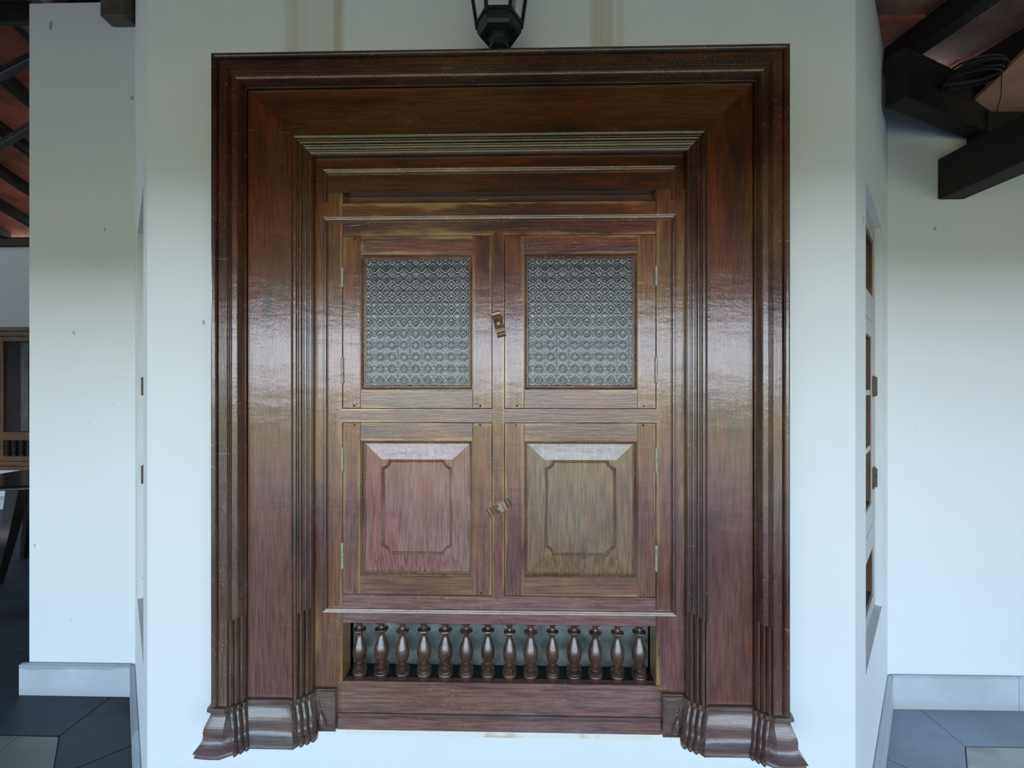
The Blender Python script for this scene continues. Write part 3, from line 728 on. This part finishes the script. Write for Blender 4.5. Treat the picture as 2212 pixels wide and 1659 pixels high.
# mullion and transom with pointed ends
MZ0, MZ1 = .917, 1.909; TZ0, TZ1 = 1.3945, 1.4315
def pointed_v(x0, x1, z0, z1):
    xm = (x0+x1)/2; hw = (x1-x0)/2
    poly = [(x0, z0), (xm, z0-hw*.95), (x1, z0), (x1, z1), (xm, z1+hw*.95), (x0, z1)]
    bm = bmesh.new(); loft(bm, [[(x, YI-.0008, z) for x, z in poly], [(x, YK, z) for x, z in poly]], closed=True); return bm
mk('mullion', pointed_v(wx(-.0155), wx(.0165), MZ0, MZ1), M['stile'], win, ang=20)
def pointed_h(x0, x1, z0, z1, pl, pr):
    zm = (z0+z1)/2; hw = (z1-z0)/2
    poly = [(x0, z0), (x1, z0)]+([(x1+hw*.9, zm)] if pr else [])+[(x1, z1), (x0, z1)]+([(x0-hw*.9, zm)] if pl else [])
    bm = bmesh.new(); loft(bm, [[(x, YI-.0006, z) for x, z in poly], [(x, YK, z) for x, z in poly]], closed=True); return bm
mk('transom_bar', pointed_h(wx(-HO), wx(-.0160), TZ0, TZ1, True, False), M['rail'], win, ang=20)
mk('transom_bar', pointed_h(wx(.0170), wx(HO), TZ0, TZ1, False, True), M['rail'], win, ang=20)

# patterned glass relief
def glass_mesh(x0, x1, z0, z1, y, ox, oz):
    p = .0332; q = 20
    nx = int((x1-x0)/p*q); nz = int((z1-z0)/p*q)
    X, Z = np.meshgrid(np.linspace(x0, x1, nx), np.linspace(z0, z1, nz))
    a = (X-x0)/p+ox; b = (Z-z0)/p+oz
    def loc(u): return u-np.round(u)
    def ridge(d, w): return np.exp(-(d/w)**2)
    da, db = loc(a), loc(b); r = np.hypot(da, db); th = np.arctan2(db, da)
    ha, hb = loc(a+.5), loc(b+.5); rs = np.hypot(ha, hb); ts = np.arctan2(hb, ha)
    h = .9*ridge(r-.37*(1+.10*np.cos(4*th)), .028)                       # quatrefoil outline
    h += .55*ridge(r-.27*(1+.22*np.cos(4*th)), .025)
    h += .8*ridge(r-.13*(1+.55*np.cos(4*th)), .03)+.5*ridge(r, .04)
    h += .4*ridge(np.abs(np.sin(4*th))*r, .02)*(r < .26)
    h += 1.3*ridge(rs-.185*(1+.20*np.cos(4*ts)), .030)                   # small stars
    h += .8*ridge(rs-.07*(1+.5*np.cos(4*ts)), .025)
    h += 1.1*ridge(hb, .018)*((np.abs(ha) > .2))                         # bars joining the stars
    h += .7*ridge(ha, .016)*((np.abs(hb) > .22))
    Y = y - h*.0011; glass_mesh.h = h.reshape(-1)
    V = np.stack([X, Y, Z], -1).reshape(-1, 3)
    i = np.arange(nz*nx).reshape(nz, nx)
    F = np.stack([i[:-1, :-1], i[:-1, 1:], i[1:, 1:], i[1:, :-1]], -1).reshape(-1, 4)
    return V, F
def glass_pane(x0, x1, z0, z1, y, parent, ox, oz):
    V, F = glass_mesh(x0, x1, z0, z1, y, ox, oz)
    w = WL[parent.name]; V = V-np.array(w)
    n = len(V)
    me = bpy.data.meshes.new('glass_pane')
    # back face and edges close the pane
    c = [(x0, z0), (x1, z0), (x1, z1), (x0, z1)]
    back = np.array([(x, y+.004, z) for x, z in c])-np.array(w)
    faces = F.tolist()+[[n+3, n+2, n+1, n]]
    me.from_pydata(np.vstack([V, back]).tolist(), [], faces); me.update()
    at = me.attributes.new('relief', 'FLOAT', 'POINT'); at.data.foreach_set('value', np.concatenate([glass_mesh.h, np.zeros(4)]).astype(np.float32))
    me.polygons.foreach_set('use_smooth', [True]*len(me.polygons))
    me.materials.append(M['glass'])
    o = link(bpy.data.objects.new('glass_pane', me)); o.parent = parent; return o

def notched(x0, x1, z0, z1, r, e=0):
    """closed outline with concave round corners, inset by e"""
    pts = []
    for cx, cz, a0 in ((x0, z0, 90), (x1, z0, 180), (x1, z1, 270), (x0, z1, 0)):
        R = r+e
        lim = math.asin(min(.99, e/R)) if e > 0 else 0
        A0, A1 = math.radians(a0)-lim, math.radians(a0-90)+lim
        if e < 0: A0, A1 = math.radians(a0), math.radians(a0-90)
        seq = [(cx+R*math.cos(A0+(A1-A0)*i/8), cz+R*math.sin(A0+(A1-A0)*i/8)) for i in range(9)]
        pts += seq
    return pts
def shutter(side, tier):
    sx0, sx1 = (-HO, -.0155) if side < 0 else (.0165, HO)
    z0, z1 = (TZ1, MZ1) if tier else (MZ0, TZ0)
    g = .0014
    x0, x1, z0, z1 = wx(sx0)+g, wx(sx1)-g, z0+g, z1-g
    lab = {(-1, 1): 'upper left shutter with patterned glass', (1, 1): 'upper right shutter with patterned glass', (-1, 0): 'lower left shutter with reddish raised panel', (1, 0): 'lower right shutter with olive brown raised panel'}[(side, tier)]
    sh = root('shutter', ((x0+x1)/2, YI, z0), label=lab, parent=win)
    so, si = .049, .0535
    xa = x0+(so if side < 0 else si); xb = x1-(si if side < 0 else so)
    zt, zb = z1-.0495, z0+.0505
    mk('stile', BX(x0, xa-.0002, YI, YI+.03, z0, z1, b=.001), M['stile'], sh); mk('stile', BX(xb+.0002, x1, YI, YI+.03, z0, z1, b=.001), M['stile'], sh)
    mk('rail', BX(xa, xb, YI+.0003, YI+.03, zt, z1, b=.0008), M['rail'], sh); mk('rail', BX(xa, xb, YI+.0003, YI+.03, z0, zb, b=.0008), M['rail'], sh)
    def ringm(prof):
        bm = bmesh.new()
        rr = [[(X, YI+y, Z) for (w, y) in prof for X, Z in [f(w)]] for f in (lambda w: (xa+w, zb+w), lambda w: (xb-w, zb+w), lambda w: (xb-w, zt-w), lambda w: (xa+w, zt-w))]
        rr.append(rr[0]); loft(bm, rr, closed=True, caps=False); bmesh.ops.remove_doubles(bm, verts=bm.verts, dist=1e-6); return bm
    if tier:
        mk('glazing_bead', ringm([(.0002, .001), (.0015, .001), (.003, .004), (.008, .009), (.0095, .009), (.0105, .0115), (.0125, .0125), (.0125, .02), (.0002, .02)]), M['bead_h'], sh)
        glass_pane(xa+.0125, xb-.0125, zb+.0125, zt-.0125, YI+.0145, sh, .5+.15*side, .1)
    else:
        mk('glazing_bead', ringm([(.0002, .0035), (.0020, .0035), (.0035, .0065), (.0080, .0105), (.0098, .0105), (.0100, .014), (.0100, .02), (.0002, .02)]), M['bead_v'], sh)
        # raised and fielded panel
        ix0, ix1, iz0, iz1 = xa+.0102, xb-.0102, zb+.0102, zt-.0102
        fx0, fx1, fz0, fz1 = ix0+.0465, ix1-.0465, iz0+.0485, iz1-.0425
        bm = bmesh.new(); yo, yi = YI+.0125, YI+.0062
        loft(bm, [[(x, y, z) for x, z in ((a, c), (b, c), (b, d), (a, d))] for (a, b, c, d, y) in
             ((ix0, ix1, iz0, iz1, YI+.02), (ix0, ix1, iz0, iz1, yo), (fx0, fx1, fz0, fz1, yi))], closed=True)
        mk('raised_panel', bm, M['panel_l' if side < 0 else 'panel_r'], sh, ang=3)
        R = .0205
        for prof, mt in (([(-.0005, yi+.001), (.0004, yi-.0018), (.0016, yi-.0026), (.0026, yi-.0018), (.0032, yi+.001)], M['bead_v']),
                         ([(.0036, yi+.001), (.0042, yi-.0026), (.0058, yi-.0036), (.0072, yi-.0024), (.0082, yi+.0001), (.0082, yi+.001)], M['panel_l' if side < 0 else 'panel_r'])):
            bm = bmesh.new()
            rings = [[(x, y, z) for x, z in notched(fx0, fx1, fz0, fz1, R, max(e, 0.0001))] for e, y in prof]
            rings.append(rings[0]); loft(bm, rings, closed=True, caps=False); bmesh.ops.remove_doubles(bm, verts=bm.verts, dist=1e-6)
            mk('panel_bead', bm, mt, sh, ang=50)
    # hinges on the outer edge
    hx = x0-.0012 if side < 0 else x1+.0012
    hz = ([(1.767, 1.822), (1.502, 1.573)] if tier else [(1.258, 1.328), (.990, 1.062)])
    for a, b_ in hz:
        bm = bmesh.new(); lathe(bm, [(.0028, a), (.0042, a+.001), (.0042, a+(b_-a)*.33), (.0036, a+(b_-a)*.335), (.0042, a+(b_-a)*.34), (.0042, a+(b_-a)*.66), (.0036, a+(b_-a)*.665), (.0042, a+(b_-a)*.67), (.0042, b_-.001), (.0028, b_)], (hx, YI-.001, 0), 12)
        mk('hinge', bm, M['hinge'], sh)
    # dark pegs and sockets at the corners
    ps = [((x0+x1)/2+s*((x1-x0)/2-.032), z1-.006 if top else z0+.007) for s in (-1, 1) for top in (0, 1)]
    for i, (px, pz) in enumerate(ps):
        bm = bmesh.new(); r = random.uniform(.0026, .0040)
        tube(bm, [(px+random.uniform(-.004, .004), YI-.0005, pz), (px, YI+.001, pz)], r, 10)
        mk('peg', bm, M['peg'], sh)
for side in (-1, 1):
    for tier in (1, 0): shutter(side, tier)
mk('dark_backing', BX(wx(-HO), wx(HO), YI+.032, YI+.04, MZ0, MZ1), M['dark'], win, smooth=False)  # dark sheet painted in for the shade behind the shutter gaps

# turn latches
def latch(cx, cz, L, Wd, ang, lab):
    bm = bmesh.new(); hl = L/2
    prof = [(-hl, 0), (-hl, .005), (-hl+.004, .009), (-hl+.010, .0085), (-hl+.012, .006), (-hl+.013, .0115), (-hl+.021, .0125), (-hl+.023, .009), (-.013, .013), (0, .0145), (.013, .013),
            (hl-.023, .009), (hl-.021, .0125), (hl-.013, .0115), (hl-.012, .006), (hl-.010, .0085), (hl-.004, .009), (hl, .005), (hl, 0)]
    prof = sorted(set(prof), key=lambda p: p[0])
    prof = [(-hl, 0)]+[p for p in prof if p[1] > 0]+[(hl, 0)]
    loft(bm, [[(s, -y, w) for s, y in prof] for w in (-Wd/2, Wd/2)], closed=True)
    R = Matrix.Rotation(math.radians(ang), 4, 'Y'); T_ = Matrix.Translation((cx, YI-.0012, cz))
    for v in bm.verts: v.co = T_ @ R @ v.co
    o = mk('turn_latch', bm, M['latch'], win, ang=25, label=lab)
    s = bmesh.new(); tube(s, [(cx, YI-.0150, cz), (cx, YI-.0168, cz)], .0042, 14); tube(s, [(cx, YI-.0160, cz), (cx, YI-.0178, cz)], .0022, 10)
    WL[o.name] = WL[win.name]
    o2 = mk('screw', s, M['hinge'], o)
latch(-.0630, 1.664, .072, .0245, 90-14, 'upright wooden turn latch between the glazed shutters')
latch(-.0615, 1.162, .068, .0245, -28, 'tilted wooden turn latch between the panelled shutters')

# baluster niche
mk('niche_back', BX(wx(-HO), wx(HO), .050, .058, .664, .850), M['niche'], win, smooth=False)
mk('niche_floor', BX(wx(-HO), wx(HO), YI+.021, .050, .664, .677), M['peg'], win, smooth=False)
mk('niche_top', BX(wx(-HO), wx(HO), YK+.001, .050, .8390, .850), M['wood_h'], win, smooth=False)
BP = [(.0190, .6772), (.0205, .679), (.0208, .686), (.0195, .6885), (.0165, .6895), (.0160, .6915), (.0195, .6935), (.0200, .6965), (.0170, .6985), (.0120, .7005), (.0125, .7030), (.0190, .7065), (.0192, .7085), (.0130, .7110),
      (.0095, .7135), (.0105, .7165), (.0155, .7220), (.0193, .7310), (.0208, .7410), (.0203, .7500), (.0180, .7600), (.0140, .7710), (.0105, .7800), (.0080, .7880), (.0072, .7950), (.0085, .7985), (.0165, .8010), (.0192, .8045),
      (.0180, .8070), (.0110, .8085), (.0078, .8110), (.0072, .8180), (.0090, .8220), (.0160, .8260), (.0185, .8300), (.0185, .8382)]
for k in range(14):
    b = bmesh.new(); s = random.uniform(.93, 1.05); 
    if k == 9: s = .88
    ju = random.uniform(-.002, .002)
    lathe(b, [(r*s*(1.0 if z < .79 else random.uniform(.97, 1.03)), z+(ju if .69 < z < .82 else 0)) for r, z in BP], (XC+.0605*(k-6.5)+random.uniform(-.0015, .0015), .002, 0), 28)
    mk('baluster', b, M['turned'], win, ang=50)

# ------------------------------------------------------------------ lantern above the window
LX, LY = -.0585, -.100
lam = root('lantern', (LX, LY, ZT), label='black six-sided metal lantern standing above the window head', cat='lantern')
def hexring(r, z, rot=30): return [(LX+r*math.cos(math.radians(rot+60*i-90+ (0))), LY+r*math.sin(math.radians(rot+60*i-90)), z) for i in range(6)]
b = bmesh.new(); loft(b, [hexring(r, z) for r, z in ((.028, ZT), (.024, ZT+.004), (.0235, ZT+.022), (.0255, ZT+.028), (.031, ZT+.032), (.043, ZT+.0345), (.0515, ZT+.038), (.0565, ZT+.045), (.0585, ZT+.055), (.060, ZT+.067), (.057, ZT+.068))], closed=True)
mk('bowl', b, M['iron'], lam, ang=20)
zb_, zt_ = ZT+.065, ZT+.230; rb, rt = .0575, .083
for i in range(6):
    a = math.radians(60*i-60); p0 = (LX+rb*math.cos(a), LY+rb*math.sin(a), zb_-.006); p1 = (LX+rt*math.cos(a), LY+rt*math.sin(a), zt_)
    b = bmesh.new(); tube(b, [p0, p1], .0062, 4); mk('post', b, M['iron'], lam, ang=20)
    a2 = math.radians(60*i); 
    q = [(LX+r*math.cos(t), LY+r*math.sin(t), z) for r, z in ((rb, zb_+.004), (rt, zt_)) for t in (a, a2)]
    b = bmesh.new(); loft(b, [[q[0], q[1], q[3], q[2]], [tuple(Vector(v)*1+Vector((-math.cos((a+a2)/2), -math.sin((a+a2)/2), 0))*.002) for v in (q[0], q[1], q[3], q[2])]], closed=True)
    mk('pane', b, M['clear'], lam, smooth=False)
    b = bmesh.new(); tube(b, [q[0], q[1]], .006, 4); mk('bottom_bar', b, M['iron'], lam, ang=20)
b = bmesh.new(); loft(b, [hexring(r, z) for r, z in ((.094, zt_), (.098, zt_+.008), (.085, zt_+.03), (.05, zt_+.07), (.03, zt_+.085), (.012, zt_+.09), (.010, zt_+.12))], closed=True)
mk('roof', b, M['iron'], lam, ang=20)
b = bmesh.new(); lathe(b, [(.014, ZT+.053), (.014, ZT+.085), (.011, ZT+.088), (.011, ZT+.10)], (LX, LY, 0), 14); mk('bulb_holder', b, M['iron'], lam)

# ------------------------------------------------------------------ open ground behind the photographer (seen only in the varnish)
g = bmesh.new(); box(g, -60, 60, -9, -3.5, -.40, -.32); mk('path', g, M['paving'], smooth=False, kind='structure', label='paved strip outside the veranda')
for k, (hx, hy, hw, hd, hh) in enumerate(((-24, -15, 10, 12, 6.5), (25, -15, 10, 12, 7.5), (-40, -95, 50, 6, 2.6), (35, -100, 50, 6, 3.4))):  # first two are unseen masses added to block sky light from the sides
    b = bmesh.new(); bmesh.ops.create_icosphere(b, subdivisions=5, radius=1)
    for v in b.verts:
        n_ = v.co.normalized(); q = 1 + .12*math.sin(n_.x*9+k)*math.sin(n_.y*11)*math.cos(n_.z*8) + random.uniform(-.03, .03)
        v.co = Vector((hx+n_.x*hw/1.6*q*1.2, hy+n_.y*hd/1.6*q, -.4+max(0, n_.z+.35)*hh/1.35*q))
    mk('hedge', b, M['leaf'], smooth=False, kind='stuff', label=('shrubbery added at one side of the lawn to block sky light', 'taller shrubbery added at the other side of the lawn to block sky light', 'low distant hedge behind the lawn', 'distant tree line behind the lawn')[k])
g = bmesh.new(); box(g, -90, 90, -120, -9, -.45, -.34); mk('lawn', g, M['lawn'], smooth=False, kind='structure', label='lawn outside the veranda')
